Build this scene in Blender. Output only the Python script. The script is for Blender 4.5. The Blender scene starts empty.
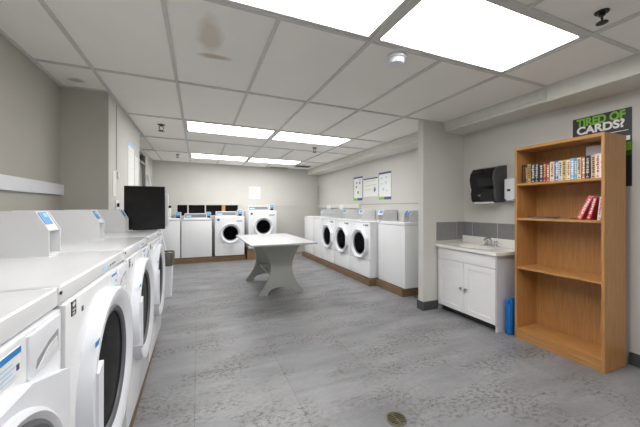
import bpy, bmesh, math, random
from mathutils import Vector, Matrix
random.seed(7)
PI = math.pi
scene = bpy.context.scene
COL = scene.collection
HC = 1.25

# ------------------------------------------------------------------ materials
def lin(c):
    return tuple(((v/255)/12.92 if v/255 <= .04045 else ((v/255+.055)/1.055)**2.4) for v in c)

def mat(name, rgb, rough=.5, metal=0, noise=.04, scale=18, bump=0, coat=0, spec=None):
    m = bpy.data.materials.new(name); m.use_nodes = True
    nt = m.node_tree; b = nt.nodes['Principled BSDF']
    b.inputs['Roughness'].default_value = rough
    b.inputs['Metallic'].default_value = metal
    if coat: b.inputs['Coat Weight'].default_value = coat
    if spec is not None: b.inputs['Specular IOR Level'].default_value = spec
    tc = nt.nodes.new('ShaderNodeTexCoord')
    n = nt.nodes.new('ShaderNodeTexNoise'); n.inputs['Scale'].default_value = scale; n.inputs['Detail'].default_value = 4
    nt.links.new(tc.outputs['Object'], n.inputs['Vector'])
    r = nt.nodes.new('ShaderNodeValToRGB')
    l = lin(rgb)
    r.color_ramp.elements[0].position = .3; r.color_ramp.elements[1].position = .7
    r.color_ramp.elements[0].color = tuple(v*(1-noise) for v in l)+(1,)
    r.color_ramp.elements[1].color = tuple(min(1, v*(1+noise)) for v in l)+(1,)
    nt.links.new(n.outputs['Fac'], r.inputs['Fac'])
    nt.links.new(r.outputs['Color'], b.inputs['Base Color'])
    if bump:
        bp = nt.nodes.new('ShaderNodeBump'); bp.inputs['Strength'].default_value = bump; bp.inputs['Distance'].default_value = .004
        n2 = nt.nodes.new('ShaderNodeTexNoise'); n2.inputs['Scale'].default_value = scale*8; n2.inputs['Detail'].default_value = 5
        nt.links.new(tc.outputs['Object'], n2.inputs['Vector'])
        nt.links.new(n2.outputs['Fac'], bp.inputs['Height']); nt.links.new(bp.outputs['Normal'], b.inputs['Normal'])
    return m

def wood(name, dark, light, rough=.42, axis='z', scale=9):
    m = bpy.data.materials.new(name); m.use_nodes = True
    nt = m.node_tree; b = nt.nodes['Principled BSDF']; b.inputs['Roughness'].default_value = rough
    tc = nt.nodes.new('ShaderNodeTexCoord'); mp = nt.nodes.new('ShaderNodeMapping')
    s = {'x': (.6, 9, 9), 'y': (9, .6, 9), 'z': (9, 9, .6)}[axis]
    mp.inputs['Scale'].default_value = s
    nt.links.new(tc.outputs['Object'], mp.inputs['Vector'])
    n = nt.nodes.new('ShaderNodeTexNoise'); n.inputs['Scale'].default_value = scale; n.inputs['Detail'].default_value = 6; n.inputs['Distortion'].default_value = .6
    nt.links.new(mp.outputs['Vector'], n.inputs['Vector'])
    r = nt.nodes.new('ShaderNodeValToRGB')
    r.color_ramp.elements[0].position = .3; r.color_ramp.elements[1].position = .72
    r.color_ramp.elements[0].color = lin(dark)+(1,); r.color_ramp.elements[1].color = lin(light)+(1,)
    nt.links.new(n.outputs['Fac'], r.inputs['Fac']); nt.links.new(r.outputs['Color'], b.inputs['Base Color'])
    return m

def emit(name, rgb, strength):
    m = bpy.data.materials.new(name); m.use_nodes = True
    nt = m.node_tree; nt.nodes.clear()
    e = nt.nodes.new('ShaderNodeEmission'); o = nt.nodes.new('ShaderNodeOutputMaterial')
    e.inputs['Color'].default_value = tuple(rgb)+(1,); e.inputs['Strength'].default_value = strength
    nt.links.new(e.outputs[0], o.inputs['Surface'])
    return m

def floor_mat():
    m = bpy.data.materials.new('grey_distressed_vinyl'); m.use_nodes = True
    nt = m.node_tree; N = nt.nodes.new; L = nt.links.new
    b = nt.nodes['Principled BSDF']; b.inputs['Roughness'].default_value = .42
    tc = N('ShaderNodeTexCoord')
    def noise(sc, scale, det, rough=.6, dist=0):
        mp = N('ShaderNodeMapping'); mp.inputs['Scale'].default_value = sc
        L(tc.outputs['Object'], mp.inputs['Vector'])
        n = N('ShaderNodeTexNoise'); n.inputs['Scale'].default_value = scale; n.inputs['Detail'].default_value = det
        n.inputs['Roughness'].default_value = rough; n.inputs['Distortion'].default_value = dist
        L(mp.outputs['Vector'], n.inputs['Vector']); return n
    def ramp(src, p0, p1, c0, c1):
        r = N('ShaderNodeValToRGB'); r.color_ramp.elements[0].position = p0; r.color_ramp.elements[1].position = p1
        r.color_ramp.elements[0].color = c0; r.color_ramp.elements[1].color = c1
        L(src, r.inputs['Fac']); return r
    W, K = (1,1,1,1), (0,0,0,1)
    def mix(fac, a, bb, mode='MIX'):
        x = N('ShaderNodeMix'); x.data_type = 'RGBA'; x.blend_type = mode
        if hasattr(fac, 'is_output'): L(fac, x.inputs[0])
        else: x.inputs[0].default_value = fac
        for i, v in ((6, a), (7, bb)):
            if hasattr(v, 'is_output'): L(v, x.inputs[i])
            else: x.inputs[i].default_value = v
        return x.outputs[2]
    base = ramp(noise((.7, 2.2, 1), 2.2, 6, .6).outputs['Fac'], .3, .7, lin((118,118,121))+(1,), lin((150,150,153))+(1,))
    fine = ramp(noise((1, 2.5, 1), 26, 5, .7).outputs['Fac'], .3, .7, (.86,.86,.86,1), (1.06,1.06,1.06,1))
    c = mix(1, base.outputs['Color'], fine.outputs['Color'], 'MULTIPLY')
    # worn print: blotches gathered in patches, streaked across the tile
    patch = ramp(noise((.8, 1.4, 1), 2.3, 4, .6).outputs['Fac'], .45, .60, K, W)
    blot = ramp(noise((.8, 1.3, 1), 34, 9, .76, .1).outputs['Fac'], .50, .56, K, W)
    f = N('ShaderNodeMath'); f.operation = 'MULTIPLY'
    L(patch.outputs['Color'], f.inputs[0]); L(blot.outputs['Color'], f.inputs[1])
    f2 = N('ShaderNodeMath'); f2.operation = 'MULTIPLY'; f2.inputs[1].default_value = .8; L(f.outputs[0], f2.inputs[0])
    c = mix(f2.outputs[0], c, lin((92,89,83))+(1,))
    # tile joints
    br = N('ShaderNodeTexBrick'); br.offset = .5; br.inputs['Scale'].default_value = 1
    br.inputs['Brick Width'].default_value = .92; br.inputs['Row Height'].default_value = .62
    br.inputs['Mortar Size'].default_value = .0022; br.inputs['Mortar Smooth'].default_value = .3
    br.inputs['Color1'].default_value = (1,1,1,1); br.inputs['Color2'].default_value = (.91,.91,.915,1); br.inputs['Mortar'].default_value = (.62,.62,.62,1)
    mp = N('ShaderNodeMapping'); mp.inputs['Rotation'].default_value = (0, 0, PI/2); mp.inputs['Location'].default_value = (.1, .02, 0)
    L(tc.outputs['Object'], mp.inputs['Vector']); L(mp.outputs['Vector'], br.inputs['Vector'])
    c = mix(1, c, br.outputs['Color'], 'MULTIPLY')
    L(c, b.inputs['Base Color'])
    rr = ramp(f.outputs[0], 0, 1, (.38,)*3+(1,), (.6,)*3+(1,)); L(rr.outputs['Color'], b.inputs['Roughness'])
    return m

def tile_ceiling_mat():
    m = mat('mineral_ceiling_tile', (243,241,235), .9, noise=.015, scale=2.5, bump=.25)
    nt = m.node_tree; b = nt.nodes['Principled BSDF']; N = nt.nodes.new; L = nt.links.new
    old = b.inputs['Base Color'].links[0].from_socket
    tc = N('ShaderNodeTexCoord')
    last = old
    for (x, y, rx, ry, col, st) in ((.07, 2.05, .085, .22, (178,152,118), .42), (.12, 2.33, .12, .045, (160,126,84), .55), (-1.0, 3.25, .07, .06, (165,140,95), .6)):
        mp = N('ShaderNodeMapping'); mp.inputs['Location'].default_value = (-x/rx, -y/ry, 0); mp.inputs['Scale'].default_value = (1/rx, 1/ry, 0)
        L(tc.outputs['Object'], mp.inputs['Vector'])
        nz = N('ShaderNodeTexNoise'); nz.inputs['Scale'].default_value = 6; nz.inputs['Detail'].default_value = 5
        L(tc.outputs['Object'], nz.inputs['Vector'])
        ln = N('ShaderNodeVectorMath'); ln.operation = 'LENGTH'; L(mp.outputs['Vector'], ln.inputs[0])
        ad = N('ShaderNodeMath'); ad.operation = 'MULTIPLY_ADD'; ad.inputs[1].default_value = 1.3; L(nz.outputs['Fac'], ad.inputs[0]); L(ln.outputs['Value'], ad.inputs[2])
        rp = N('ShaderNodeValToRGB'); rp.color_ramp.elements[0].position = 1.15/2; rp.color_ramp.elements[0].color = (st,)*3+(1,)
        rp.color_ramp.elements[1].position = 1.75/2; rp.color_ramp.elements[1].color = (0,0,0,1)
        hf = N('ShaderNodeMath'); hf.operation = 'MULTIPLY'; hf.inputs[1].default_value = .5; L(ad.outputs[0], hf.inputs[0]); L(hf.outputs[0], rp.inputs['Fac'])
        x = N('ShaderNodeMix'); x.data_type = 'RGBA'; L(rp.outputs['Color'], x.inputs[0]); L(last, x.inputs[6]); x.inputs[7].default_value = lin(col)+(1,)
        last = x.outputs[2]
    L(last, b.inputs['Base Color'])
    return m

M = dict(
    wall=mat('warm_grey_wall_paint', (203,202,197), .75, noise=.02, scale=3, bump=.15),
    taupe=mat('taupe_wall', (180,177,168), .75, noise=.02, scale=3, bump=.15),  # darker tone for the left wall and the bump's near face
    floor=floor_mat(), tile=tile_ceiling_mat(),
    bar=mat('grey_ceiling_grid', (206,205,201), .5),
    soffit=mat('white_soffit_board', (214,212,205), .7),
    enamel=mat('white_appliance_enamel', (234,235,238), .16, noise=.012, scale=4),
    enamel2=mat('white_plastic', (228,230,236), .35, noise=.012),
    seam=mat('grey_filler', (150,151,155), .5),
    boxgrey=mat('light_grey_meter_steel', (222,223,225), .38, noise=.015),
    blue=mat('blue_card_label', (38,135,205), .4),
    lblue=mat('pale_blue_print', (168,205,236), .5),
    dkblue=mat('navy_print', (62,78,130), .5),
    black=mat('black_plastic', (22,22,24), .3),
    gloss=mat('glossy_black_screen', (8,8,10), .12, noise=.01),
    glass=mat('dark_door_glass', (9,9,10), .16, noise=.01, spec=.5),
    gasket=mat('grey_door_gasket', (92,93,98), .45),
    chrome=mat('chrome', (215,217,220), .14, metal=1),
    steel=mat('brushed_drum_steel', (150,152,156), .3, metal=1),
    console=mat('dark_grey_console', (112,116,122), .4),
    oak=wood('orange_oak_laminate', (166,117,66), (190,141,87), .4, 'z'),
    oaks=wood('orange_oak_shelf', (166,117,66), (190,141,87), .4, 'y'),
    plank=wood('brown_lumber', (100,78,56), (136,112,86), .7, 'y'),
    plankx=wood('brown_lumber_back', (112,86,60), (150,122,92), .7, 'x'),
    table=mat('grey_painted_plywood', (168,170,166), .5, noise=.02),
    tabletop=mat('white_laminate', (190,191,193), .3, noise=.015),
    cab=mat('white_cabinet_paint', (232,232,233), .4, noise=.01),
    cabside=mat('pale_lilac_grey_board', (206,204,212), .5, noise=.01),
    counter=mat('white_cultured_marble', (238,236,232), .2, noise=.01),
    btile=mat('grey_ceramic_tile', (128,129,131), .3, noise=.06),
    grout=mat('pale_grout', (200,199,194), .8),
    cove=mat('charcoal_vinyl_base', (72,73,76), .5),
    paper=mat('white_paper', (232,232,230), .8, noise=.01),
    pgreen=mat('lime_green_print', (128,190,60), .6),
    pdark=mat('charcoal_print', (46,48,52), .5),
    pwhite=mat('white_print', (240,240,240), .6),
    stool=mat('bright_blue_plastic', (28,112,190), .4),
    bag=mat('grey_bin_liner', (98,96,91), .45, noise=.15, scale=30, bump=.6),
    dark=mat('dark_void', (30,29,27), .9),
    door=mat('grey_painted_door', (150,150,146), .6),
    brownpost=wood('pale_pine_post', (170,130,80), (205,165,110), .6, 'z'),
    brass=mat('tarnished_drain_metal', (118,112,90), .4, metal=.7, noise=.2),
    green=mat('green_print', (96,150,110), .6),
    lamp=emit('lit_diffuser', (1, .99, .97), 7.0),
)

M['glass'].node_tree.nodes['Principled BSDF'].inputs['IOR'].default_value = 1.06

# ------------------------------------------------------------------ mesh helper
class MB:
    def __init__(s): s.bm = bmesh.new()
    def box(s, x0, x1, y0, y1, z0, z1, bev=0, seg=2):
        r = bmesh.ops.create_cube(s.bm, size=1)['verts']
        cx, cy, cz = (x0+x1)/2, (y0+y1)/2, (z0+z1)/2
        for v in r:
            v.co = Vector((cx+v.co.x*(x1-x0), cy+v.co.y*(y1-y0), cz+v.co.z*(z1-z0)))
        if bev:
            es = list({e for v in r for e in v.link_edges})
            bmesh.ops.bevel(s.bm, geom=es, offset=min(bev, .45*min(abs(x1-x0), abs(y1-y0), abs(z1-z0))), segments=seg, profile=.6, affect='EDGES')
        return s
    def lathe(s, prof, c=(0,0,0), axis='z', seg=40, fun=None, cap=True):
        """prof = [(radius, height)...]; fun(angle) scales the radius"""
        rings = []
        for k, (r, h) in enumerate(prof):
            ring = []
            for i in range(seg):
                a = 2*PI*i/seg
                rr = r*(fun(a, k) if fun else 1)
                p, q = rr*math.cos(a), rr*math.sin(a)
                co = {'z': (p, q, h), 'y': (p, h, q), 'x': (h, p, q)}[axis]
                ring.append(s.bm.verts.new((c[0]+co[0], c[1]+co[1], c[2]+co[2])))
            rings.append(ring)
        for a, b in zip(rings, rings[1:]):
            for i in range(seg):
                j = (i+1) % seg
                s.bm.faces.new((a[i], a[j], b[j], b[i]))
        if cap:
            for ring, (r, h) in ((rings[0], prof[0]), (rings[-1], prof[-1])):
                if r > 1e-4:
                    try: s.bm.faces.new(ring)
                    except ValueError: pass
        return s
    def cyl(s, c, r, h0, h1, axis='z', seg=24): return s.lathe([(r, h0), (r, h1)], c, axis, seg)
    def prism(s, pts, a, b, plane='xz'):
        """extrude a polygon given in a plane along the third axis"""
        def co(p, t): return {'xz': (p[0], t, p[1]), 'yz': (t, p[0], p[1]), 'xy': (p[0], p[1], t)}[plane]
        A = [s.bm.verts.new(co(p, a)) for p in pts]; B = [s.bm.verts.new(co(p, b)) for p in pts]
        s.bm.faces.new(A); s.bm.faces.new(B)
        n = len(pts)
        for i in range(n): s.bm.faces.new((A[i], A[(i+1) % n], B[(i+1) % n], B[i]))
        return s
    def tube(s, pts, r, seg=10):
        pts = [Vector(p) for p in pts]; rings = []
        for i, p in enumerate(pts):
            d = (pts[min(i+1, len(pts)-1)]-pts[max(i-1, 0)]).normalized()
            u = d.cross(Vector((0,0,1)) if abs(d.z) < .9 else Vector((1,0,0))).normalized(); w = d.cross(u)
            rings.append([s.bm.verts.new(p+u*r*math.cos(2*PI*k/seg)+w*r*math.sin(2*PI*k/seg)) for k in range(seg)])
        for a, b in zip(rings, rings[1:]):
            for k in range(seg): s.bm.faces.new((a[k], a[(k+1) % seg], b[(k+1) % seg], b[k]))
        s.bm.faces.new(rings[0]); s.bm.faces.new(rings[-1]); return s
    def xf(s, mtx):
        bmesh.ops.transform(s.bm, matrix=mtx, verts=s.bm.verts); return s
    def build(s, name, m, parent=None, smooth=True, loc=None, rot=None):
        bmesh.ops.recalc_face_normals(s.bm, faces=s.bm.faces)
        me = bpy.data.meshes.new(name); s.bm.to_mesh(me); s.bm.free()
        me.materials.append(m)
        if smooth:
            for p in me.polygons: p.use_smooth = True
            me.set_sharp_from_angle(angle=math.radians(35))
        o = bpy.data.objects.new(name, me); COL.objects.link(o)
        if parent: o.parent = parent
        if loc: o.location = loc
        if rot: o.rotation_euler = rot
        return o

def tag(o, label, cat, group=None):
    o['label'] = label; o['category'] = cat
    if group: o['group'] = group
    return o
def thing(name, label, cat, loc=(0,0,0), rz=0, group=None):
    o = bpy.data.objects.new(name, None); o.empty_display_size = .1; COL.objects.link(o)
    o.location = loc; o.rotation_euler = (0, 0, rz)
    return tag(o, label, cat, group)
def struct(o):
    o['kind'] = 'structure'; return o

def text(name, body, size, m, parent, loc, rot, bold=.0, sx=1, ext=.0006):
    cu = bpy.data.curves.new(name, 'FONT'); cu.body = body; cu.size = size; cu.offset = bold; cu.extrude = ext
    cu.align_x = 'LEFT'; cu.align_y = 'BOTTOM_BASELINE'
    t = bpy.data.objects.new(name, cu); COL.objects.link(t)
    dg = bpy.context.evaluated_depsgraph_get()
    me = bpy.data.meshes.new_from_object(t.evaluated_get(dg))
    bpy.data.objects.remove(t); me.materials.clear(); me.materials.append(m)
    o = bpy.data.objects.new(name, me); COL.objects.link(o)
    o.parent = parent; o.location = loc; o.rotation_euler = rot; o.scale = (sx, 1, 1)
    return o

# ------------------------------------------------------------------ the room
XL, XB, XR, XK, YB, YF = -1.17, -.80, 3.20, -1.0, 7.98, -2.6
X0, Y0, T = -.785, 2.911, .61
def zc(x): return HC+1.1106-.01266*(x+.785)
def lx(k): return X0+T*k
def ly(k): return Y0+T*k
ZW = 2.42

struct(MB().box(XL-.2, XR+.2, YF-.2, YB+.6, -.1, 0).build('floor', M['floor'], smooth=False))
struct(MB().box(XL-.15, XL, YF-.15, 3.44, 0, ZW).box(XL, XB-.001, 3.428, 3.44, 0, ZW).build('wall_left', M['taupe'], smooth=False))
struct(MB().box(XL-.15, XB, 3.44, 5.07, 0, ZW).build('wall_bump', M['wall'], smooth=False))
# wall beyond the bump with a door opening
struct(MB().box(XK-.15, XK, 6.95, YB, 0, ZW).box(XK-.15, XK, 5.07, 6.02, 0, ZW).box(XK-.15, XK, 6.02, 6.95, 2.3, ZW).build('wall_recess', M['wall'], smooth=False))
struct(MB().box(XR, XR+.15, YF-.15, YB+.15, 0, ZW).build('wall_right', M['wall'], smooth=False))
struct(MB().box(XL, XR, YF-.15, YF, 0, ZW).build('wall_rear', M['wall'], smooth=False))
SX0, SX1, SZ0, SZ1 = -.47, .96, 1.06, 1.322
struct(MB().box(XK-.15, SX0, YB, YB+.15, 0, ZW).box(SX1, XR, YB, YB+.15, 0, ZW).box(SX0, SX1, YB, YB+.15, SZ1, ZW).box(SX0, SX1, YB, YB+.15, 0, SZ0).build('wall_back', M['wall'], smooth=False))
PX, PY = 2.54, 2.90
struct(MB().box(PX, XR, PY, PY+.09, 0, ZW).build('wall_partition', M['wall'], smooth=False))
# dark pass-through behind the back row
w = struct(MB().box(SX0, SX1, YB+.13, YB+.15, SZ0, SZ1).build('window_1', M['dark'], smooth=False))
f = MB()
f.box(SX0-.02, SX1+.03, YB-.02, YB+.02, SZ1, SZ1+.025).box(SX0-.03, SX0, YB-.012, YB+.1, SZ0, SZ1)
for x in (-.235, .165): f.box(x-.015, x+.015, YB, YB+.1, SZ0, SZ1)
f.build('window_frame', M['wall'], w, smooth=False)
MB().box(.555, .64, YB, YB+.1, SZ0, SZ1).build('post', M['brownpost'], w, smooth=False)
# door in the recess
d = struct(MB().box(XK-.10, XK-.05, 6.03, 6.94, .005, 2.10, .004).build('door_1', M['door'], smooth=False))
MB().box(XK-.11, XK+.012, 6.0, 6.05, .0, 2.3).box(XK-.11, XK+.012, 6.90, 6.95, 0, 2.3).box(XK-.11, XK+.012, 6.05, 6.90, 2.10, 2.14).build('door_frame', M['door'], d, smooth=False)
MB().box(XK-.11, XK-.06, 6.05, 6.90, 2.14, 2.3).build('transom', M['dark'], d, smooth=False)
MB().lathe([(.012, 0), (.012, .04), (.028, .05), (.028, .075), (.0, .085)], (XK-.05, 6.13, 1.0), 'x', 16).build('door_handle', M['steel'], d)

# ceiling: tiles sit a little above the grid; light bays are left open
lights = [(a, b) for b in (-8, -3, 2, 6) for a in (1, 3)]       # (grid column, grid row), 2 columns wide, 1 row deep
cb = MB()
cols = [XL-.15]+[lx(k) for k in range(0, 7)]+[XR+.1]
rows = [YF-.1]+[ly(k) for k in range(-9, 9)]+[YB+.12]
rows = sorted(set(round(r, 4) for r in rows))
def lit(x, y):
    for a, b in lights:
        if lx(a) < x < lx(a+2) and ly(b) < y < ly(b+1): return True
    return False
def quadbox(mb, x0, x1, y0, y1, dz0, dz1):
    vs = []
    for dz in (dz0, dz1):
        for x, y in ((x0,y0),(x1,y0),(x1,y1),(x0,y1)): vs.append(mb.bm.verts.new((x, y, zc(x)+dz)))
    a, b = vs[:4], vs[4:]
    mb.bm.faces.new(a); mb.bm.faces.new(b)
    for i in range(4): mb.bm.faces.new((a[i], a[(i+1) % 4], b[(i+1) % 4], b[i]))
for i in range(len(cols)-1):
    for j in range(len(rows)-1):
        cx, cy = (cols[i]+cols[i+1])/2, (rows[j]+rows[j+1])/2
        if lit(cx, cy): continue
        if cy > 7.8 and lx(4) < cx < lx(5): # a missing strip of tile against the back wall
            quadbox(cb, cols[i], cols[i]+.1, rows[j], rows[j+1], .012, .04)
            continue
        quadbox(cb, cols[i], cols[i+1], rows[j], rows[j+1], .012, .04)
struct(cb.build('ceiling', M['tile'], smooth=False))
struct(MB().box(XL-.2, XR+.2, YF-.2, YB+.2, 2.47, 2.5).build('ceiling_slab', M['dark'], smooth=False))
g = MB(); hw = .0115
def bar_y(k, r0, r1):
    x = lx(k); quadbox(g, x-hw, x+hw, max(YF, ly(r0)), min(YB, ly(r1)), -.002, .014)
def bar_x(k, c0, c1, xa=None, xb=None):
    y = ly(k); quadbox(g, lx(c0) if xa is None else xa, lx(c1) if xb is None else xb, y-hw, y+hw, -.0005, .015)
for k in (0, 1, 3, 5): bar_y(k, -9.5, 9)
for k in (2, 4):
    for r0, r1 in ((-7, -3), (-2, 2), (4, 6), (7, 9)): bar_y(k, r0, r1)
bar_y(6, -9.5, 9)
for k in (-8, -5, -3, 0, 2, 4, 6): bar_x(k, 0, 6)
for k in (-7, -2, 3, 7): bar_x(k, 1, 6)
for k in (-6, -4, -2, 0): bar_x(k, 0, 0, XL, lx(0))
for k in (4, 6): bar_x(k, 0, 0, XK, lx(0))
# wall angle
for (x0, x1, y0, y1) in ((XL, XL+.02, YF, 3.44), (XL, XB, 3.42, 3.44), (XB, XB+.02, 3.44, 5.07), (XK, XK+.02, 5.07, YB), (XK, XR, YB-.02, YB)):
    quadbox(g, x0, x1, y0, y1, -.003, .012)
struct(g.build('trim_1', M['bar'], smooth=False))
# soffit along the right wall, in lengths, with its fascia rail
FX = 2.865
s = MB()
for (y0, y1, z0, dx) in ((YF, 1.69, 2.185, -.03), (1.70, PY-.001, 2.20, 0), (PY+.092, 4.1, 2.19, 0), (4.11, 5.6, 2.19, .0), (5.61, 7.2, 2.185, .006), (7.21, YB, 2.185, .006)):
    s.box(FX+dx, XR, y0, y1, z0, 2.36)
struct(s.build('trim_2', M['soffit'], smooth=False))
s = MB()
for (y0, y1, z0, dx) in ((YF, 1.69, 2.185, -.03), (1.70, PY-.001, 2.20, 0), (PY+.092, 5.6, 2.19, 0), (5.61, YB, 2.185, .006)):
    s.box(FX+dx-.006, FX+dx+.02, y0, y1, z0-.004, z0+.022)
struct(MB().box(FX-.045, FX-.037, 1.680, 1.706, 2.18, 2.315).box(XR-.02, XR, YF, 1.69, 2.180, 2.1845).box(XR-.02, XR, 1.70, PY-.002, 2.195, 2.1995).box(XR-.02, XR, PY+.1, 5.6, 2.185, 2.1895).box(FX-.009, FX+.0, 1.71, PY-.002, 2.225, 2.230).box(FX-.009, FX, PY+.1, 5.6, 2.215, 2.220).build('trim_9', M['bar'], smooth=False))
struct(s.build('trim_3', M['soffit'], smooth=False))
# base trims
struct(MB().box(XR-.012, XR, YF, 1.28, 0, .10).box(XR-.012, XR, 1.98, 2.07, 0, .10).build('baseboard_right', M['cove'], smooth=False))
struct(MB().box(PX-.012, PX, PY-.012, PY+.102, 0, .105).box(PX, 2.76, PY-.012, PY, 0, .105).build('baseboard_partition', M['cove'], smooth=False))
struct(MB().box(XR-.012, XR, 3.02, 3.38, 0, .10).build('baseboard_bay', M['cove'], smooth=False))
struct(MB().box(XB, XB+.012, 3.44, 5.07, 0, .10).box(XL, XL+.012, YF, .2, 0, .1).build('baseboard_left', M['cove'], smooth=False))
# rails on the walls
struct(MB().box(XL, XL+.03, YF, 3.427, 1.365, 1.462, .004).build('trim_4', M['enamel2'], smooth=False))
struct(MB().box(1.02, XR-.002, YB-.014, YB, 1.285, 1.305, .002).build('trim_5', M['wall'], smooth=False))
struct(MB().box(XR-.045, XR, 5.55, YB-.1, 1.25, 1.335, .004).build('trim_6', M['soffit'], smooth=False))
struct(MB().box(XR-.006, XR, 3.5, 5.54, 1.318, 1.328).build('trim_7', M['door'], smooth=False))
# backsplash tiles round the sink
s = MB()
s.box(2.735, XR-.01, PY-.008, PY, .84, 1.075).box(XR-.008, XR, 1.98, PY-.008, .84, 1.075)
bt = struct(s.build('trim_8', M['grout'], smooth=False))
s = MB()
for x0, x1 in ((2.735, 3.066), (3.074, 3.19)): s.box(x0, x1, PY-.012, PY-.006, .845, 1.072, .002)
for y0, y1 in ((2.764, 2.886), (2.424, 2.756), (2.084, 2.416), (1.98, 2.076)): s.box(XR-.012, XR-.006, y0, y1, .845, 1.072, .002)
s.build('wall_tiles', M['btile'], bt, smooth=False)

# ------------------------------------------------------------------ ceiling things
ll = {(1,-3): 'large lit ceiling panel above the front washers, cut by the top frame edge', (3,-3): 'large lit ceiling panel nearest the bookcase beside the smoke detector',
      (1,2): 'left lit panel of the middle pair above the folding table', (3,2): 'right lit panel of the middle pair above the folding table',
      (1,6): 'left lit panel of the farthest pair by the back wall', (3,6): 'right lit panel of the farthest pair by the back wall',
      (1,-8): 'left added fill light panel, unseen on the ceiling behind the viewer', (3,-8): 'right added fill light panel, unseen on the ceiling behind the viewer'}  # pair behind the camera is added to brighten the room, out of view
for a, b in lights:
    x0, x1, y0, y1 = lx(a)+hw+.003, lx(a+2)-hw-.003, ly(b)+hw+.003, ly(b+1)-hw-.003
    cx, cy = (x0+x1)/2, (y0+y1)/2; z = zc(cx)
    t = thing('ceiling_light', ll[(a, b)], 'ceiling light', (cx, cy, z), 0, 'ceiling light panels')
    t.rotation_euler = (0, math.atan(.01266), 0)
    W, D, r = (x1-x0)/2, (y1-y0)/2, .03
    MB().box(-W, W, -D, -D+r, .002, .05).box(-W, W, D-r, D, .002, .05).box(-W, -W+r, -D+r, D-r, .002, .05).box(W-r, W, -D+r, D-r, .002, .05).build('frame', M['bar'], t, smooth=False)
    MB().box(-W+r, W-r, -D+r, D-r, .012, .02).build('diffuser', M['lamp'], t, smooth=False)

x, y = 1.325, 1.79
t = thing('smoke_detector', 'round white smoke detector on the ceiling beside the large light panel', 'smoke detector', (x, y, zc(x)))
MB().lathe([(.0, .011), (.07, .011), (.07, -.006), (.066, -.012), (0, -.012)]).build('base', M['enamel2'], t)
MB().lathe([(.055, -.012), (.055, -.03), (.047, -.045), (.03, -.05), (0, -.05)]).build('sensor_dome', M['enamel2'], t)
def sprinkler(x, y, label, k=1.0, m='black'):
    t = thing('ceiling_sprinkler', label, 'sprinkler', (x, y, zc(x)+.011), random.random(), 'ceiling sprinklers')
    MB().lathe([(0, 0), (.032*k, 0), (.030*k, -.006), (.014*k, -.009), (.014*k, -.022), (0, -.022)], seg=20).build('escutcheon', M[m], t)
    MB().tube([(.012*k,0,-.02), (.018*k,0,-.035*k), (.008*k,0,-.05*k), (0,0,-.055*k), (-.008*k,0,-.05*k), (-.018*k,0,-.035*k), (-.012*k,0,-.02)], .004*k, 6).build('yoke', M[m], t)
    MB().lathe([(0, -.055*k), (.026*k, -.056*k), (.026*k, -.060*k), (0, -.062*k)], seg=16).build('deflector', M[m], t)
sprinkler(2.07, .945, 'black sprinkler head on the ceiling above the bookcase corner', 1.05)
sprinkler(-.46, 4.52, 'dark sprinkler head on the ceiling left of the middle lights', 1.5)
sprinkler(-.40, 6.9, 'small dark sprinkler head left of the farthest lights', 1.2)
sprinkler(1.95, 5.05, 'grey sprinkler head behind the right middle light', 1.4, 'gasket')
x = 2.5
t = thing('ceiling_vent', 'dark slotted vent in the ceiling near the far right corner', 'vent', (x, 7.32, zc(x)-.004))
MB().box(-.17, .17, -.10, .10, .0, .008).build('backing', M['dark'], t, smooth=False)
fr = MB().box(-.19, .19, -.12, -.10, -.004, .008).box(-.19, .19, .10, .12, -.004, .008).box(-.19, -.17, -.1, .1, -.004, .008).box(.17, .19, -.1, .1, -.004, .008)
for k in range(5): fr.box(-.17, .17, -.085+k*.04, -.079+k*.04, -.004, .004)
fr.build('grille', M['gasket'], t, smooth=False)

# ------------------------------------------------------------------ washing machines
def coin_box(parent, x0, x1, yf, yb, z, hgt=.195, flip=False, dark=False):
    """meter case lying on a machine top: long steel box, sloped nose with card slot, open pocket below"""
    h = z+hgt; zs = z+hgt*.58; sl = .045; w = .006
    cb = MB()
    cb.prism([(yf, z), (yf, zs), (yf+sl, h), (yb, h), (yb, z)], x0, x0+w, 'yz')
    cb.prism([(yf, z), (yf, zs), (yf+sl, h), (yb, h), (yb, z)], x1-w, x1, 'yz')
    cb.box(x0+w, x1-w, yf+sl, yb, h-w, h)
    cb.box(x0+w, x1-w, yf+.10, yf+.106, z, h-w)
    cb.box(x0+w, x1-w, yb-w, yb, z, h-w)
    cb.box(x0+w, x1-w, yf+.002, yf+.10, zs-.004, zs)
    cb.box(x0+w, x1-w, yf+.002, yf+.10, z, z+.008)
    o = cb.build('coin_box', M['boxgrey'], parent, smooth=False)
    # sloped face
    a = math.atan2(h-zs, sl); L = math.hypot(h-zs, sl)
    MB().box(-(x1-x0)/2+w, (x1-x0)/2-w, -.002, .004, .0, L).build('slot_plate', M['console'] if dark else M['boxgrey'], o, False, ((x0+x1)/2, yf+.008, zs), (-(PI/2-a), 0, 0))
    wl = (x1-x0)*.30
    sgn = -1
    MB().box(-wl, wl, -.005, -.002, L*.28, L*.97).build('card_label', M['blue'], o, False, ((x0+x1)/2-(x1-x0)*.04, yf+.008, zs), (-(PI/2-a), 0, 0))
    MB().box(-wl*.1, wl*.65, -.0062, -.005, L*.66, L*.86).build('label_print', M['lblue'], o, False, ((x0+x1)/2-(x1-x0)*.04, yf+.008, zs), (-(PI/2-a), 0, 0))
    return o

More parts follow.
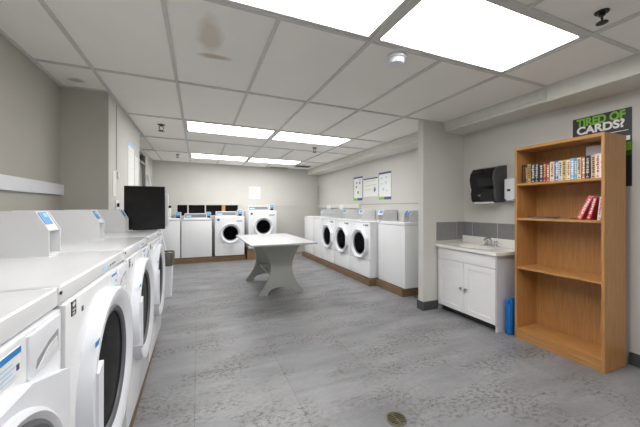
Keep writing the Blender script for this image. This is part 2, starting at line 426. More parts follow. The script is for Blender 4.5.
def round_door(t, cx, cz, R, proud, shape=None, glass_r=None, drum=False):
    """bezel ring, gasket, inward bowl of dark glass, handle"""
    fun = shape
    g = glass_r or R*.70
    dr = MB().lathe([(R, 0), (R, -proud*.8), (R*.985, -proud), (R*.94, -proud*1.04), (g*1.10, -proud*.62), (g*1.06, -proud*.5), (g*1.05, -.002)], (cx, 0, cz), 'y', 64,
                    (lambda a, k: fun(a) if k < 4 else 1) if fun else None, cap=False).build('door', M['enamel2'], t)
    MB().lathe([(g*1.07, -proud*.56), (g*1.04, -proud*.66), (g*.97, -proud*.5), (g*.94, -.004)], (cx, 0, cz), 'y', 48, cap=False).build('door_trim', M['gasket'], dr)
    MB().lathe([(g*.98, -proud*.36), (g*.9, -proud*.2), (g*.75, -.006), (g*.5, -.003), (0, -.002)], (cx, 0, cz), 'y', 48).build('door_glass', M['glass'], dr)
    if drum:
        MB().lathe([(g*.60, -.0075), (g*.57, -.012), (g*.34, -.012), (g*.30, -.0085), (g*.12, -.009), (0, -.014)], (cx, 0, cz), 'y', 40).build('drum', M['gasket'], dr)
    return dr

def left_machine(y0, y1, label, bx, arch=False):
    """faces +X.  local: x = along the row, y = depth, front at 0"""
    FXL = -.335; zb, zt = .100, 1.04
    cy = (y0+y1)/2; hw_ = (y1-y0)/2-.014
    t = thing('front_load_washer', label, 'washing machine', (FXL, cy, 0), PI/2, 'washers along the left wall')
    MB().box(-hw_, hw_, .0, .75, zb, .985, .008).build('cabinet', M['enamel'], t)
    MB().box(-hw_-.004, hw_+.004, .008, .77, .989, zt, .009, 3).build('top_panel', M['enamel'], t)
    MB().box(hw_+.002, hw_+.022, .012, .6, .80 if arch else zb, .986, .003).build('filler_strip', M['seam'], t)
    MB().box(hw_+.005, hw_+.022, .008, .05, .99, 1.037, .004).build('end_cap', M['boxgrey'], t)
    MB().cyl((hw_+.0135, 0, 1.022), .0045, .004, .009, 'y', 12).build('screw', M['black'], t)
    # detergent drawer, top right
    dx0, dx1, dz0, dz1 = hw_-.175, hw_-.02, .885, .978
    d = MB().box(dx0, dx1, -.006, .004, dz0, dz1, .004)
    d = d.build('drawer', M['enamel2'], t)
    MB().prism([(dx0+.025, dz0+.012), (dx1-.02, dz0+.018), (dx1-.02, dz0+.06), (dx0+.085, dz0+.05), (dx0+.03, dz0+.03)], -.007, -.0055, 'xz').build('drawer_handle', M['seam'], d, False)
    MB().prism([(dx0+.03, dz0+.012), (dx1-.025, dz0+.018), (dx1-.03, dz0+.045), (dx0+.08, dz0+.038)], -.009, -.0068, 'xz').build('drawer_lip', M['enamel'], d, False)
    # instruction sticker beside the drawer
    lx0, lx1 = dx0-.105, dx0-.028
    st = MB().box(lx0, lx1, -.0025, .001, .915, .972).build('sticker', M['paper'], t, False)
    MB().box(lx0, lx1, -.0032, -.0026, .960, .972).build('sticker_band', M['blue'], st, False)
    pr = MB()
    for i in range(4): pr.box(lx0+.006, lx1-.02-.01*(i % 2), -.0032, -.0026, .920+i*.009, .9225+i*.009)
    pr.build('sticker_print', M['lblue'], st, False)
    MB().box(lx1-.016, lx1-.006, -.0032, -.0026, .928, .94).build('sticker_mark', M['dkblue'], st, False)
    # marks on the front lip of the top panel
    if not arch:
        MB().box(hw_-.36, hw_-.29, .0068, .0086, 1.004, 1.016).build('panel_print', M['lblue'], t, False)
        for i in range(3): MB().box(hw_-.262+i*.034, hw_-.244+i*.034, .0068, .0086, 1.007, 1.013).build('panel_button', M['cove'], t, False)
    # rating decals near the left edge
    q = MB().box(-hw_+.035, -hw_+.068, -.002, .001, .94, .985-.004).build('rating_decal', M['black'], t, False)
    MB().prism([(-hw_+.038, .972), (-hw_+.055, .979), (-hw_+.062, .972), (-hw_+.048, .964)], -.0028, -.0021).box(-hw_+.04, -hw_+.062, -.0028, -.0021, .955, .958).box(-hw_+.04, -hw_+.056, -.0028, -.0021, .946, .949).build('decal_print', M['paper'], q, False)
    MB().box(-hw_+.118, -hw_+.13, -.002, .001, .93, .945).build('small_decal', M['cove'], t, False)
    # door
    if arch:
        pts = [(-.31, .28), (.318, .28), (.318, .835), (.13, .895), (-.13, .895), (-.31, .835)]
        MB().prism(pts, -.026, -.0005, 'xz').build('door_surround', M['enamel2'], t, False)
        dr = MB().lathe([(.272, -.027), (.27, -.036), (.262, -.042), (.25, -.036), (.242, -.028)], (0, 0, .61), 'y', 64, cap=False).build('door', M['enamel2'], t)
        MB().lathe([(.252, -.034), (.24, -.040), (.222, -.036), (.215, -.028)], (0, 0, .61), 'y', 64, cap=False).build('door_trim', M['gasket'], dr)
        MB().lathe([(.224, -.033), (.19, -.030), (0, -.0275)], (0, 0, .61), 'y', 64).build('door_glass', M['glass'], dr)
    else:
        cz, R, P = .635, .30, .042
        dr = round_door(t, .0, cz, R, P, None, .215)
        # grip at the near edge of the door
        MB().prism([(-.272, .50), (-.222, .47), (-.219, .755), (-.268, .735)], -P-.008, -.006, 'xz').build('door_handle', M['enamel2'], dr, False)
        MB().box(-.265, -.205, -.0405, -.039, .815, .83).xf(Matrix.Identity(4)).build('door_sticker', M['blue'], dr, False)
    # coin meter on top
    coin_box(t, bx-cy, bx-cy+.12, .262, .70, zt)
    return t
SE = [.29, 1.005, 1.77, 2.52, 3.32]
left_machine(SE[0], SE[1], 'nearest white washer on the left, cut by the frame, arched door surround', .865, True)
left_machine(SE[1], SE[2], 'white left-row washer with the big round door nearest the viewer', 1.635)
left_machine(SE[2], SE[3], 'white washer in the left row between the nearest round-door one and the monitor one', 2.35)
left_machine(SE[3], SE[4], 'farthest white washer of the left row, carrying the black monitor', 3.11)
tag(MB().prism([(-1.08, .29), (-.328, .29), (-.362, 3.31), (-1.08, 3.31)], .001, .098, 'xy').build('wooden_plinth', M['plank'], None, False), 'low brown wooden plinth under the left row of washers', 'plinth')

# black monitor standing on the farthest left machine
t = thing('monitor', 'square black monitor standing on the farthest left-row washer', 'monitor', (-.468, 3.265, 1.0415), math.radians(0))
MB().box(-.17, .17, -.02, .02, .004, .415, .006).build('bezel', M['black'], t)
MB().box(-.163, .163, -.0215, -.0195, .014, .407).build('screen', M['gloss'], t, False)
MB().box(-.14, .195, .02, .075, .03, .345, .008).build('rear_housing', M['boxgrey'], t)
MB().box(-.1, .1, -.0195, .05, 0, .006, .002).build('stand_base', M['black'], t)
MB().cyl((.2, .05, .22), .012, -.012, .02, 'x', 12).build('knob', M['black'], t)

# waste bin beyond the left row
t = thing('waste_bin', 'white waste bin with a grey liner beyond the left washers', 'bin', (-.475, 4.78, 0))
def sq(a, k=0): return 1/max(abs(math.cos(a)), abs(math.sin(a)))**.75
MB().lathe([(0, .001), (.125, .001), (.14, .45), (.145, .60), (.135, .60), (.12, .02), (0, .02)], seg=48, fun=sq).build('bin_body', M['enamel2'], t)
def ruf(a, k=0): return sq(a)*(1+.025*math.sin(11*a+k)+.015*math.sin(23*a))
MB().lathe([(.148, .44), (.155, .52), (.158, .60), (.152, .625), (.138, .62), (.128, .50), (.1, .42)], seg=72, fun=ruf, cap=False).build('bin_liner', M['bag'], t)

# ---- back row (faces the viewer)
def console(t, x0, x1, z, y=.45, h=.115, m='console'):
    c = MB().prism([(y, z), (y+.03, z+h), (y+.14, z+h), (y+.14, z)], x0, x1, 'yz').build('control_console', M['enamel'], t, False)
    a = math.atan2(.03, h)
    MB().box(x0+.012, x1-.012, -.003, .002, .02, h*.9).build('control_panel', M[m], c, False, (0, y+.001, z), (-a, 0, 0))
    MB().box(x0+.03, x0+.15, -.004, -.003, .04, .07).build('control_display', M['lblue'], c, False, (0, y+.001, z), (-a, 0, 0))
def meter(t, x0, x1, z, y=.40, h=.15):
    c = MB().box(x0, x1, y, y+.22, z, z+h, .004).build('coin_meter', M['boxgrey'], t)
    MB().box(x0+.008, x1-.008, y-.003, y, z+.05*1.2, z+h-.008).build('card_label', M['blue'], c, False)
    MB().box(x0+.02, x1-.02, y-.0045, y-.003, z+h-.055, z+h-.03).build('label_print', M['lblue'], c, False)
    MB().box(x0+.012, x1-.012, y-.003, y, z+.008, z+.055).build('coin_slot', M['black'], c, False)
def top_loader(name, label, loc, rz, w, zb, zt, dep, group):
    t = thing(name, label, 'washing machine', loc, rz, group)
    MB().box(-w/2+.006, w/2-.006, 0, dep, zb+.012, zt-.03, .006).build('cabinet', M['enamel'], t)
    MB().box(-w/2+.004, w/2-.004, -.008, dep, zt-.027, zt, .008).build('top_panel', M['enamel'], t)
    MB().box(-w/2+.05, w/2-.05, .03, min(.42, dep*.62), zt, zt+.012, .005).build('lid', M['enamel2'], t)
    for sx in (-1, 1):
        MB().cyl((sx*(w/2-.06), .06, 0), .02, zb+.001, zb+.012, 'z', 12).build('foot', M['gasket'], t)
    return t
GB = 'machines along the back wall'
t = top_loader('top_load_washer', 'white top loader in the back left corner, mostly behind the monitor', (-.68, 7.30, 0), 0, .63, .124, 1.0, .64, GB)
MB().box(-.17, .09, .42, .58, 1.0, 1.30, .006).build('control_console', M['enamel'], t); meter(t, .19, .30, 1.0)
t = top_loader('top_load_washer', 'white top loader in the back row beside the dark gap and round-door washer', (-.03, 7.30, 0), 0, .65, .124, 1.0, .64, GB)
console(t, -.27, .22, 1.0); meter(t, .215, .315, 1.0)
def back_fl(label, x0, x1, zb):
    w = x1-x0; zt = zb+.925
    t = thing('front_load_washer', label, 'washing machine', ((x0+x1)/2, 7.29, 0), 0, GB)
    MB().box(-w/2, w/2, 0, .66, zb+.012, zt, .012, 3).build('cabinet', M['enamel'], t)
    MB().box(-w/2+.006, w/2-.006, -.004, .01, zb+.015, zb+.28, .004).build('kick_panel', M['enamel'], t)
    for sx in (-1, 1): MB().cyl((sx*(w/2-.06), .06, 0), .02, zb+.001, zb+.013, 'z', 12).build('foot', M['gasket'], t)
    round_door(t, .015, zb+.535, .235, .05, drum=True)
    console(t, -w/2+.03, w/2-.16, zt, .2); meter(t, w/2-.135, w/2-.03, zt, .16)
    MB().box(-w/2+.05, -w/2+.10, -.002, .001, zt-.10, zt-.05).build('emblem', M['dkblue'], t, False)
    MB().box(w/2-.18, w/2-.05, -.002, .001, zt-.12, zt-.10).build('panel_print', M['console'], t, False)
    return t
back_fl('white round-door washer standing low in the back row, right of the dark gap', .355, 1.02, .124)
back_fl('white round-door washer raised higher on a wooden box, rightmost in the back row', 1.115, 1.80, .258)
tag(MB().box(-.995, 1.05, 7.33, 7.96, .001, .122, .004).build('wooden_plinth', M['plankx'], None, False), 'low brown wooden plinth along the back wall machines', 'plinth')
tag(MB().box(1.09, 1.83, 7.31, 7.96, .001, .256, .004).build('wooden_plinth', M['plankx'], None, False), 'taller brown wooden box raising the rightmost back row washer', 'plinth')

# ---- right row (faces -X)
GR = 'machines along the right wall'
RX, RT, RB = 2.55, 1.028, .106
def octo(a):
    b = a+PI/8
    p = (b % (PI/4))-PI/8
    return .93+.07*min(1.0, (1/math.cos(p)-1)/(1/math.cos(PI/8)-1)*1.25)
def right_fl(label, y0, y1):
    w = y1-y0
    t = thing('front_load_washer', label, 'washing machine', (RX, (y0+y1)/2, 0), -PI/2, GR)
    MB().box(-w/2+.004, w/2-.004, 0, .62, RB+.013, RT-.02, .010).build('cabinet', M['enamel'], t)
    MB().box(-w/2+.002, w/2-.002, -.008, .63, RT-.018, RT, .007).build('top_panel', M['enamel'], t)
    MB().box(-w/2+.008, w/2-.008, -.006, .002, RB+.018, .395, .004).build('kick_panel', M['enamel'], t)
    MB().box(-w/2+.004, w/2-.004, -.0015, .002, .395, .402).build('panel_gap', M['seam'], t, False)
    for sx in (-1, 1): MB().cyl((sx*(w/2-.06), .06, 0), .02, RB+.001, RB+.014, 'z', 12).build('foot', M['gasket'], t)
    round_door(t, .03, .655, .258, .055, octo, drum=True)
    MB().box(-w/2+.06, -w/2+.2, -.003, .001, RT-.085, RT-.04).build('panel_print', M['boxgrey'], t, False)
    MB().box(w/2-.16, w/2-.06, -.003, .001, RT-.08, RT-.05).build('control_knobs', M['console'], t, False)
    MB().box(w/2-.22, w/2-.18, -.003, .001, RT-.075, RT-.055).build('emblem', M['dkblue'], t, False)
    coin_box(t, w/2-.30, w/2-.15, .33, .63, RT, .185)
    return t
right_fl('white right-row front loader closest to the sink, beside the nearest plain machine', 4.13, 4.81)
right_fl('white right-row front loader in the middle of the three round doors', 4.82, 5.49)
right_fl('white right-row front loader farthest back of the three round doors', 5.50, 6.16)
def right_tl(label, y0, y1, x):
    w = y1-y0
    t = top_loader('top_load_washer', label, (x, (y0+y1)/2, 0), -PI/2, w, RB, RT, XR-x-.02, GR)
    coin_box(t, w/2-.30, w/2-.15, .20 if x > 2.6 else .33, XR-x-.03, RT, .185, dark=x > 2.6)
    return t
right_tl('plain white top loader nearest the sink partition', 3.41, 4.09, 2.67)
right_tl('plain white top loader just beyond the round-door machines', 6.18, 6.74, 2.555)
right_tl('plain white top loader in the far right corner', 6.75, 7.36, 2.56)
tag(MB().box(2.52, XR-.01, 4.115, 7.45, .001, .104, .004).build('wooden_plinth', M['plank'], None, False), 'long brown wooden plinth under the right row washers', 'plinth')
tag(MB().box(2.645, XR-.01, 3.45, 4.105, .001, .104, .004).build('wooden_plinth', M['plank'], None, False), 'short brown wooden plinth under the nearest right-row top loader', 'plinth')

# ------------------------------------------------------------------ folding table
TX, TY = 1.035, 4.48
t = thing('folding_table', 'white-topped laundry folding table on grey curved panel legs', 'table', (TX, TY, 0))
TW, TD, TZ = .44, .77, .79
MB().box(-TW, TW, -TD, TD, TZ-.024, TZ, .006).build('tabletop', M['tabletop'], t)
for i, y in enumerate((-.255, .72)):
    mb = MB()
    lev = [0, .015, .03, .045, .06, .075, .088, .097, .103, .106]+[.106+(.76-.106)*k/18 for k in range(1, 19)]
    H = TZ-.0255
    def outer(z):
        u = max(0, (z-.03)/(H-.03)); d = abs(u-.50)/.5
        return min(.325, .158+.172*d**(2.0 if u < .5 else 1.7))
    def inner(z):
        return .205*math.sqrt(max(0, 1-(z/.106)**2))
    for sg in (-1, 1):
        F = []; B = []
        for z in lev:
            z2 = z/.76*H
            F.append([mb.bm.verts.new((sg*q, y, z2)) for q in (inner(z), outer(z2))]); B.append([mb.bm.verts.new((sg*q, y+.03, z2)) for q in (inner(z), outer(z2))])
        for k in range(len(lev)-1):
            mb.bm.faces.new((F[k][0], F[k][1], F[k+1][1], F[k+1][0])); mb.bm.faces.new((B[k][0], B[k][1], B[k+1][1], B[k+1][0]))
            mb.bm.faces.new((F[k][1], B[k][1], B[k+1][1], F[k+1][1]))
            if lev[k] < .106: mb.bm.faces.new((F[k][0], B[k][0], B[k+1][0], F[k+1][0]))
        mb.bm.faces.new((F[0][0], F[0][1], B[0][1], B[0][0]))
    bmesh.ops.remove_doubles(mb.bm, verts=mb.bm.verts, dist=1e-5)
    mb.xf(Matrix.Translation((.085-.035*i, 0, .001)))
    mb.build('leg_panel', M['table'], t, False)
MB().box(.085-.15, .085+.15, -.224, .719, .255, .28).build('shelf', M['table'], t, False)

# ------------------------------------------------------------------ sink corner
CX0, CY0, CY1 = 2.745, 2.10, 2.875
t = thing('sink_cabinet', 'white two-door vanity cabinet with sink in the corner by the partition', 'cabinet', (0, 0, 0))
MB().box(CX0+.02, XR-.014, CY0, CY1, .072, .772).build('body', M['cabside'], t, False)
MB().box(CX0+.075, XR-.014, CY0+.005, CY1-.005, .001, .072).build('toe_kick', M['pdark'], t, False)
MB().box(CX0+.02, XR-.014, CY0, CY0+.018, .001, .072).build('side_foot', M['cabside'], t, False)
MB().box(CX0, CX0+.02, CY0+.004, CY1-.004, .638, .768, .004).build('false_drawer', M['cab'], t)
for i, (a, b) in enumerate(((CY0+.004, 2.484), (2.490, CY1-.004))):
    d = MB().box(CX0+.006, CX0+.02, a, b, .076, .632, .002)
    for (p, q, r, s_) in ((a, a+.055, .076, .632), (b-.055, b, .076, .632), (a+.055, b-.055, .076, .131), (a+.055, b-.055, .577, .632)):
        d.box(CX0, CX0+.012, p, q, r, s_, .002)
    d = d.build('door', M['cab'], t, False)
    ky = b-.028 if i == 0 else a+.028
    MB().lathe([(.006, 0), (.006, -.012), (.014, -.016), (.014, -.024), (0, -.028)], (CX0, ky, .345), 'x', 16).build('knob', M['steel'], d)
# counter with integral oval basin
cm = MB(); n = 48
bx, by, ra, rb = 2.945, 2.50, .135, .20
x0, x1, y0, y1 = CX0-.022, XR-.014, CY0-.022, PY-.013
zt = .805
def rect_pt(a):
    dx, dy = math.cos(a), math.sin(a)
    ks = []
    if dx > 1e-6: ks.append((x1-bx)/dx)
    if dx < -1e-6: ks.append((x0-bx)/dx)
    if dy > 1e-6: ks.append((y1-by)/dy)
    if dy < -1e-6: ks.append((y0-by)/dy)
    k = min(ks); return (bx+dx*k, by+dy*k)
angs = sorted([2*PI*i/n for i in range(n)]+[math.atan2(yy-by, xx-bx) % (2*PI) for xx in (x0, x1) for yy in (y0, y1)])
rings = [[cm.bm.verts.new((*rect_pt(a), .774)) for a in angs], [cm.bm.verts.new((*rect_pt(a), zt)) for a in angs]]
for sc, z in ((1.06, zt), (1.0, zt-.006), (.92, zt-.06), (.7, zt-.10), (.3, zt-.115), (.06, zt-.118)):
    rings.append([cm.bm.verts.new((bx+ra*sc*math.cos(a), by+rb*sc*math.sin(a), z)) for a in angs])
for A, B in zip(rings, rings[1:]):
    for i in range(len(angs)):
        j = (i+1) % len(angs); cm.bm.faces.new((A[i], A[j], B[j], B[i]))
cm.bm.faces.new(rings[-1])
cm.box(XR-.036, XR-.014, y0, y1, zt+.0005, .90, .004)
cm.build('countertop', M['counter'], t)
fa = thing('faucet', 'small chrome two-handle faucet on the white sink counter', 'faucet', (3.115, 2.44, zt+.001))
MB().box(-.025, .025, -.085, .085, 0, .018, .007, 3).build('base', M['chrome'], fa)
MB().tube([(0,0,.01), (0,0,.07), (-.02,0,.095), (-.06,0,.10), (-.105,0,.085), (-.112,0,.068)], .011, 12).build('spout', M['chrome'], fa)
for sy in (-1, 1):
    MB().lathe([(.017, .015), (.015, .035), (.02, .042), (.022, .062), (.012, .07), (0, .07)], (0, sy*.06, 0), 'z', 16).build('handle', M['chrome'], fa)
# towel dispenser
t = thing('paper_towel_dispenser', 'black paper towel dispenser on the wall above the sink', 'towel dispenser', (XR-.001, 2.47, 1.30))
prof = [(0, .02), (-.16, .015), (-.185, .04), (-.195, .12), (-.185, .16), (-.20, .20), (-.215, .28), (-.20, .35), (-.16, .40), (-.06, .425), (0, .43)]
MB().prism([(x, z) for x, z in prof], -.135, .15, 'xz').build('cover', M['gloss'], t, False)
MB().prism([(x*.96, z*.98+.006) for x, z in prof], -.16, -.136, 'xz').build('side_panel', M['cove'], t, False)
MB().box(-.17, -.01, -.12, .13, .0, .018, .004).build('paper_outlet', M['boxgrey'], t)
MB().box(-.203, -.19, .02, .045, .085, .10).build('lock', M['steel'], t, False)
t = thing('soap_dispenser', 'small white soap dispenser on the wall between towel dispenser and bookcase', 'soap dispenser', (XR-.001, 2.215, 1.345))
MB().box(-.095, 0, -.06, .06, .0, .22, .012, 3).build('housing', M['enamel2'], t)
MB().box(-.098, -.094, -.012, .024, .085, .108).build('window', M['black'], t, False)
MB().box(-.1, -.03, -.04, .04, -.015, .002, .004).build('push_bar', M['enamel2'], t)

# blue folded step stool between cabinet and bookcase
t = thing('folding_step_stool', 'bright blue folded plastic step stool standing between cabinet and bookcase', 'step stool', (2.86, 2.035, 0))
sb = MB().box(-.012, .28, -.028, .0, .001, .36, .012, 3)
sb.build('top_step', M['stool'], t)
for x in (-.03, .245): MB().box(x, x+.05, .002, .030, .001, .335, .010).build('leg', M['stool'], t)
MB().box(-.0305, -.012, -.024, .0, .001, .30, .006).build('side_rail', M['stool'], t)
rb_ = MB()
for k in range(5): rb_.box(.02, .25, -.031, -.028, .06+k*.05, .075+k*.05, .001)
rb_.build('grip_ribs', M['stool'], t)

# ------------------------------------------------------------------ bookcase
BX0, BX1, BY0, BY1, BH = 2.83, 3.127, 1.276, 1.965, 1.823
t = thing('bookcase', 'tall orange oak bookcase with mostly empty shelves against the right wall', 'bookcase', (0, 0, 0))
tk = .02
MB().box(BX0, BX1, BY0, BY0+tk, .001, BH, .001).build('side_panel', M['oak'], t, False)
MB().box(BX0, BX1, BY1-tk, BY1, .001, BH, .001).build('side_panel', M['oak'], t, False)
MB().box(BX1-.008, BX1, BY0+tk, BY1-tk, .03, BH-.002).build('back_panel', M['oak'], t, False)
MB().box(BX0, BX1-.008, BY0+tk, BY1-tk, BH-.026, BH, .001).build('top_panel', M['oaks'], t, False)
SH = [.10, .69, 1.154, 1.482]
for z in SH: MB().box(BX0+.003, BX1-.008, BY0+tk, BY1-tk, z-.02, z, .001).build('shelf', M['oaks'], t, False)
MB().box(BX0+.006, BX0+.024, BY0+tk, BY1-tk, .001, .08).build('toe_board', M['oaks'], t, False)

# books on the top shelf: from the far (left) end to the near (right) end
bk = [(.030, .175, (38,38,42), (150,60,50), 'black paperback at the far left end of the top shelf'),
      (.022, .165, (70,60,52), (196,170,110), 'slim brown paperback second from the left on the top shelf'),
      (.026, .178, (186,160,98), (70,50,30), 'tan paperback left of the dark thrillers on the top shelf'),
      (.036, .180, (34,36,44), (200,200,196), 'first thick black book with pale spine lettering, next to the tan paperback'),
      (.034, .178, (42,42,44), (190,190,180), 'second thick black book with pale lettering in the dark run of the top shelf'),
      (.034, .176, (30,34,40), (205,200,190), 'third thick black book with pale lettering, left of the maroon ones'),
      (.028, .182, (120,38,36), (215,180,120), 'maroon paperback right of the black books on the top shelf'),
      (.024, .165, (160,66,58), (230,220,200), 'brick red paperback between the maroon and the white books'),
      (.033, .172, (222,214,196), (160,70,60), 'cream paperback beginning the pale half of the top shelf'),
      (.034, .176, (66,112,160), (230,230,230), 'mid blue paperback among the pale books on the top shelf'),
      (.026, .170, (214,210,202), (60,80,120), 'off white paperback right of the mid blue one'),
      (.028, .174, (206,182,120), (90,60,40), 'straw yellow paperback in the middle of the pale books'),
      (.026, .172, (226,216,190), (180,60,60), 'ivory paperback left of the light blue pair'),
      (.026, .180, (128,182,204), (240,240,240), 'light blue paperback right of the ivory one'),
      (.022, .176, (98,150,184), (230,220,160), 'slim sky blue paperback, partner of the light blue one'),
      (.026, .178, (216,204,172), (120,40,40), 'beige paperback right of the blue pair on the top shelf'),
      (.026, .182, (178,112,88), (240,230,210), 'terracotta paperback left of the dark navy book'),
      (.034, .186, (40,44,62), (200,190,170), 'dark navy book near the right end of the top shelf'),
      (.030, .186, (196,170,140), (90,40,40), 'light brown paperback right of the navy book'),
      (.030, .190, (226,218,206), (170,60,60), 'tall off white paperback second from the right end of the top shelf'),
      (.026, .192, (232,228,220), (60,60,70), 'white paperback at the near right end of the top shelf')]
tot = sum(b[0] for b in bk); y = BY1-tk-.012; sc = (y-(BY0+tk+.004))/(tot+.001*len(bk))
bookm = {}
def book(name, w, h, dpt, col, col2, label, cat, group, loc, rot=(0,0,0)):
    """spine faces -X; local y = thickness, x = depth, z = height"""
    mk = mat('cover_%d_%d_%d' % col, col, .45)
    b = MB().box(0, .004, 0, w, 0, h, .001).box(.004, dpt, 0, .0015, 0, h).box(.004, dpt, w-.0015, w, 0, h).build(name, mk, None, False, loc, rot)
    tag(b, label, cat, group)
    MB().box(.004, dpt-.004, .0016, w-.0016, .003, h-.003).build('page_block', M['paper'], b, False)
    m2 = mat('spine_%d_%d_%d' % col2, col2, .5)
    r = random.Random(int(w*1e4+h*1e5)+len(label))
    s_ = MB(); z = h*.12
    s_.box(-.0006, 0, w*.25, w*.75, h*.06, h*.10).box(-.0005, 0, w*.47, w*.52, h*.08, h*.9)
    z = h*.25
    while z < h*.88:
        q = h*r.uniform(.03, .09); s_.box(-.0006, 0, w*.22, w*r.uniform(.6, .8), z, min(h*.92, z+q)); z += q+h*r.uniform(.015, .05)
    s_.build('spine_print', m2, b, False)
    return b
for (w, h, c1, c2, lab) in bk:
    w2 = w*sc; y -= w2+.001*sc
    book('paperback_book', w2, h, .115, c1, c2, lab, 'book', 'books on the top shelf', (BX0+.055+random.uniform(-.006, .006), y, SH[3]+.0008))
# pale folder behind them
tag(MB().box(0, .012, 0, .20, 0, .285).build('folder', M['boxgrey'], None, False, (BX1-.075, BY0+tk+.006, SH[3]+.001)), 'pale grey folder standing behind the books on the top shelf', 'folder')
# leaning books on the second shelf
for (w_, h_, c1, c2, lab, y_, a_) in ((.032, .20, (214,104,116), (240,225,220), 'pink book leaning furthest left of the three leaning on the second shelf', 1.452, .42),
        (.028, .185, (186,52,62), (238,228,220), 'red book leaning between the pink and the pale one', 1.390, .27),
        (.022, .18, (226,208,202), (200,90,100), 'pale pink and white book leaning on the bookcase side panel', 1.324, .10)):
    book('paperback_book', w_, h_, .13, c1, c2, lab, 'book', 'leaning books on the second shelf', (BX0+.05, y_, SH[2]+.001), (a_, 0, 0))
for i, (y_, a, c, z_, lab) in enumerate(((1.64, .06, (120,112,108), .0, 'grey brochure lying flat under the others on the second shelf'), (1.70, -.1, (92,86,92), .007, 'dark brochure lying on top of the flat pile, second shelf'), (1.545, .12, (160,130,116), .0, 'tan brochure lying flat nearest the leaning books'))):
    w_, d_ = (.20, .15) if i < 2 else (.085, .14)
    b = MB().box(0, d_, 0, w_, 0, .0065, .001).build('brochure', mat('brochure_%d' % i, c, .35, noise=.35, scale=40), None, False, (BX0+.04+.02*i, y_, SH[2]+.001+z_), (0, 0, a))
    tag(b, lab, 'brochure', 'brochures on the second shelf')

# ------------------------------------------------------------------ posters and papers
t = thing('wall_poster', 'dark poster with TIRED OF CARDS? lettering above and behind the bookcase', 'poster', (XR-.002, 1.673, 1.425))
# local: +x along -Y on the wall
t.rotation_euler = (0, 0, -PI/2)
PW, PH = .405, .632
MB().box(0, PW, -.003, 0, 0, PH).build('sheet', M['pdark'], t, False)
R90 = (PI/2, 0, 0)
text('headline', 'TIRED OF', .094, M['pgreen'], t, (.032, -.004, PH-.076), R90, .0040, .83)
text('headline', 'CARDS?', .092, M['pwhite'], t, (.032, -.004, PH-.146), R90, .0036, 1.02)
MB().box(.03, .385, -.004, -.003, PH-.181, PH-.176).build('small_print', M['pwhite'], t, False)
MB().box(.02, .395, -.004, -.003, PH-.262, PH-.225).build('white_band', M['pwhite'], t, False)
MB().prism([(.355, PH-.258), (.365, PH-.258), (.365, PH-.242), (.374, PH-.242), (.374, PH-.234), (.346, PH-.234), (.346, PH-.242), (.355, PH-.242)], -.005, -.004).build('letter_mark', M['pdark'], t, False)
MB().box(.02, .402, -.004, -.003, PH-.345, PH-.275).build('green_band', M['pgreen'], t, False)
MB().box(.02, .402, -.004, -.003, PH-.385, PH-.352).build('dark_green_band', mat('deep_green_print', (62,104,36), .6), t, False)
MB().box(.16, .37, -.004, -.003, .05, .06).build('small_print', M['lblue'], t, False)

def sheet(label, x, y, z, w, h, rz, hdr=None, ftr=None, lines=5, name='wall_notice', lm='console', cat='notice'):
    """local x = along the sheet, faces -y"""
    o = MB().box(0, w, -.004, 0, 0, h).build(name, M['paper'], None, False, (x, y, z), (0, 0, rz))
    tag(o, label, cat)
    if hdr: MB().box(0, w, -.005, -.004, h*.93, h).build('header_band', M[hdr], o, False)
    if ftr:
        MB().box(w*.45, w, -.005, -.004, 0, h*.10).build('footer_band', M[ftr[0]], o, False)
        MB().box(0, w*.45, -.005, -.004, 0, h*.10).build('footer_patch', M[ftr[1]], o, False)
    if lines:
        p = MB(); r = random.Random(label)
        for i in range(lines):
            zz = h*(.84-.70*i/lines); p.box(w*.1, w*r.uniform(.45, .9), -.005, -.004, zz-h*.012, zz+h*.006)
        p.build('print', M[lm], o, False)
    return o
o = sheet('tall notice with navy edges, leftmost of three on the right wall', XR-.0003, 5.87, 1.41, .39, .51, -PI/2, 'dkblue', ('dkblue', 'pgreen'), 0)
for (a, b, c) in ((.12, .36, .045), (.25, .35, .05), (.1, .27, .05), (.17, .14, .06), (.27, .42, .03)): MB().box(a, a+c, -.005, -.004, b, b+c).build('pictogram', M['console'], o, False)
MB().box(0, .015, -.005, -.004, 0, .51).box(.375, .39, -.005, -.004, 0, .51).build('edge_stripe', M['dkblue'], o, False)
o = sheet('wide pale notice with a hand-scrawled mark, middle of three on the right wall', XR-.0003, 5.44, 1.48, .54, .37, -PI/2, 'dkblue', None, 3, lm='pgreen')
MB().tube([(.40, -.005, .10), (.42, -.005, .18), (.425, -.005, .08), (.45, -.005, .17), (.46, -.005, .10)], .006, 6).build('scrawl', M['dkblue'], o)
o = sheet('largest notice with navy header and footer, rightmost of three on the right wall', XR-.0003, 4.87, 1.405, .40, .51, -PI/2, 'dkblue', ('dkblue', 'pgreen'), 0)
for (a, b, c) in ((.07, .38, .05), (.22, .39, .05), (.08, .28, .04), (.21, .29, .05), (.12, .17, .06), (.25, .15, .04)): MB().box(a, a+c, -.005, -.004, b, b+c*.8).build('pictogram', M['lblue'], o, False)
MB().box(0, .008, -.005, -.004, 0, .51).box(.392, .40, -.005, -.004, 0, .51).build('edge_stripe', M['dkblue'], o, False)
sheet('small white notice with green print on the back wall', 1.23, YB-.0003, 1.49, .30, .32, 0, None, None, 7, lm='green')
sheet('narrow white paper strip pinned on the left wall corner by the cord', XB+.0003, 3.58, 1.37, .13, .26, PI/2, None, None, 0)
sheet('tall white notice sheets pinned on the left wall above the monitor', XB+.0003, 4.28, 1.45, .36, .62, PI/2, 'lblue', None, 6, lm='boxgrey')
sheet('second lined notice sheet pinned nearest the recess door', XB+.0003, 4.70, 1.46, .26, .50, PI/2, None, None, 8, lm='boxgrey')
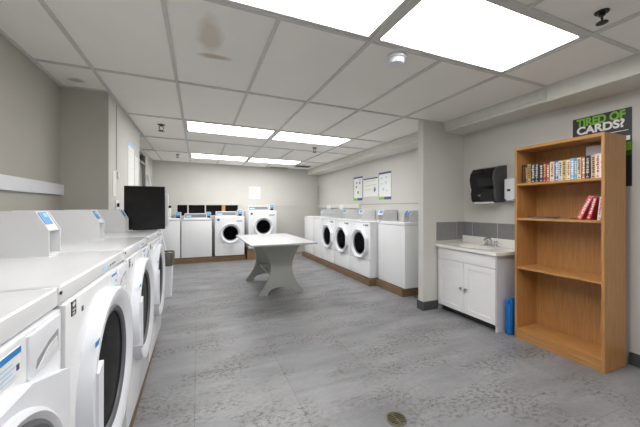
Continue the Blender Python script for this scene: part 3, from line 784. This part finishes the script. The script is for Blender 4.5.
sheet('left white card hung on the rail of the far right wall', XR-.0453, 7.25, 1.20, .22, .12, -PI/2, None, None, 0, 'paper_card', cat='card')
sheet('right white card hung on the rail of the far right wall', XR-.0453, 6.50, 1.20, .22, .12, -PI/2, None, None, 0, 'paper_card', cat='card')
# small fittings on the left bump wall
t = thing('wall_cord', 'thin cord run down the left wall with a small switch', 'cable', (XB, 3.72, 0))  # plain cord running down the wall, with its switch
MB().box(.0, .005, -.003, .003, 1.65, 2.33).build('cord', M['door'], t, False)
MB().box(.0, .02, .01, .06, 1.56, 1.63, .004).build('switch', M['boxgrey'], t)
t = thing('wall_outlet', 'white electrical outlet on the left wall just above the farthest coin box', 'outlet', (XB, 3.72, 1.24))
MB().box(0, .012, -.05, .05, 0, .09, .004).build('cover_plate', M['enamel2'], t)
MB().box(.012, .03, -.018, .018, .02, .06, .004).build('plug', M['black'], t)
# pipe in the far right corner
tag(MB().tube([(XR-.06, YB-.09, 1.06), (XR-.06, YB-.09, 1.75), (XR-.055, YB-.08, 1.8), (XR-.03, YB-.04, 1.84), (XR-.01, YB-.01, 1.85)], .022, 12).build('wall_pipe', mat('pinkish_pipe_paint', (188,178,168), .5), None), 'thin painted pipe in the far right corner', 'pipe')
# white plank leaning in the recess
t = MB().box(-.02, .02, -.05, .05, 0, 1.95, .004).build('leaning_board', M['enamel2'], None, False, (XK+.42, 7.05, .012), (0, -.20, 0))
tag(t, 'long white board leaning on the wall behind the monitor', 'board')

# floor drain
t = thing('floor_drain', 'round tarnished metal drain set in the grey floor', 'drain', (1.084, 1.47, 0))
MB().lathe([(.062, .0005), (.062, .004), (.052, .005), (.050, .001)], seg=32, cap=False).build('rim', M['brass'], t)
MB().cyl((0,0,0), .05, .0004, .0012, 'z', 32).build('drain_well', M['dark'], t)
gr = MB()
for k in range(-3, 4):
    L_ = math.sqrt(max(0, .05**2-(k*.014)**2)); gr.box(-L_, L_, k*.014-.003, k*.014+.003, .0012, .004)
gr.box(-.004, .004, -.05, .05, .0012, .0042)
gr.build('grate', M['brass'], t, False)

# ------------------------------------------------------------------ world, camera, view
w = bpy.data.worlds.new('world'); scene.world = w; w.use_nodes = True
w.node_tree.nodes['Background'].inputs[0].default_value = (.8, .85, .9, 1)
w.node_tree.nodes['Background'].inputs[1].default_value = .0
cam = bpy.data.cameras.new('camera'); co = bpy.data.objects.new('camera', cam); COL.objects.link(co)
cam.sensor_width = 36; cam.lens = 299.02/640*36; cam.clip_start = .02
cam.shift_y = -(213.5-207.89)/640
co.location = (0, 0, HC); co.rotation_euler = (PI/2, 0, -.38656)
scene.camera = co
vs = scene.view_settings
vs.view_transform = 'Standard'; vs.look = 'None'; vs.gamma = 1; vs.use_curve_mapping = False
vs.exposure = .95
scene.cycles.use_denoising = True
scene.cycles.max_bounces = 10; scene.cycles.diffuse_bounces = 6
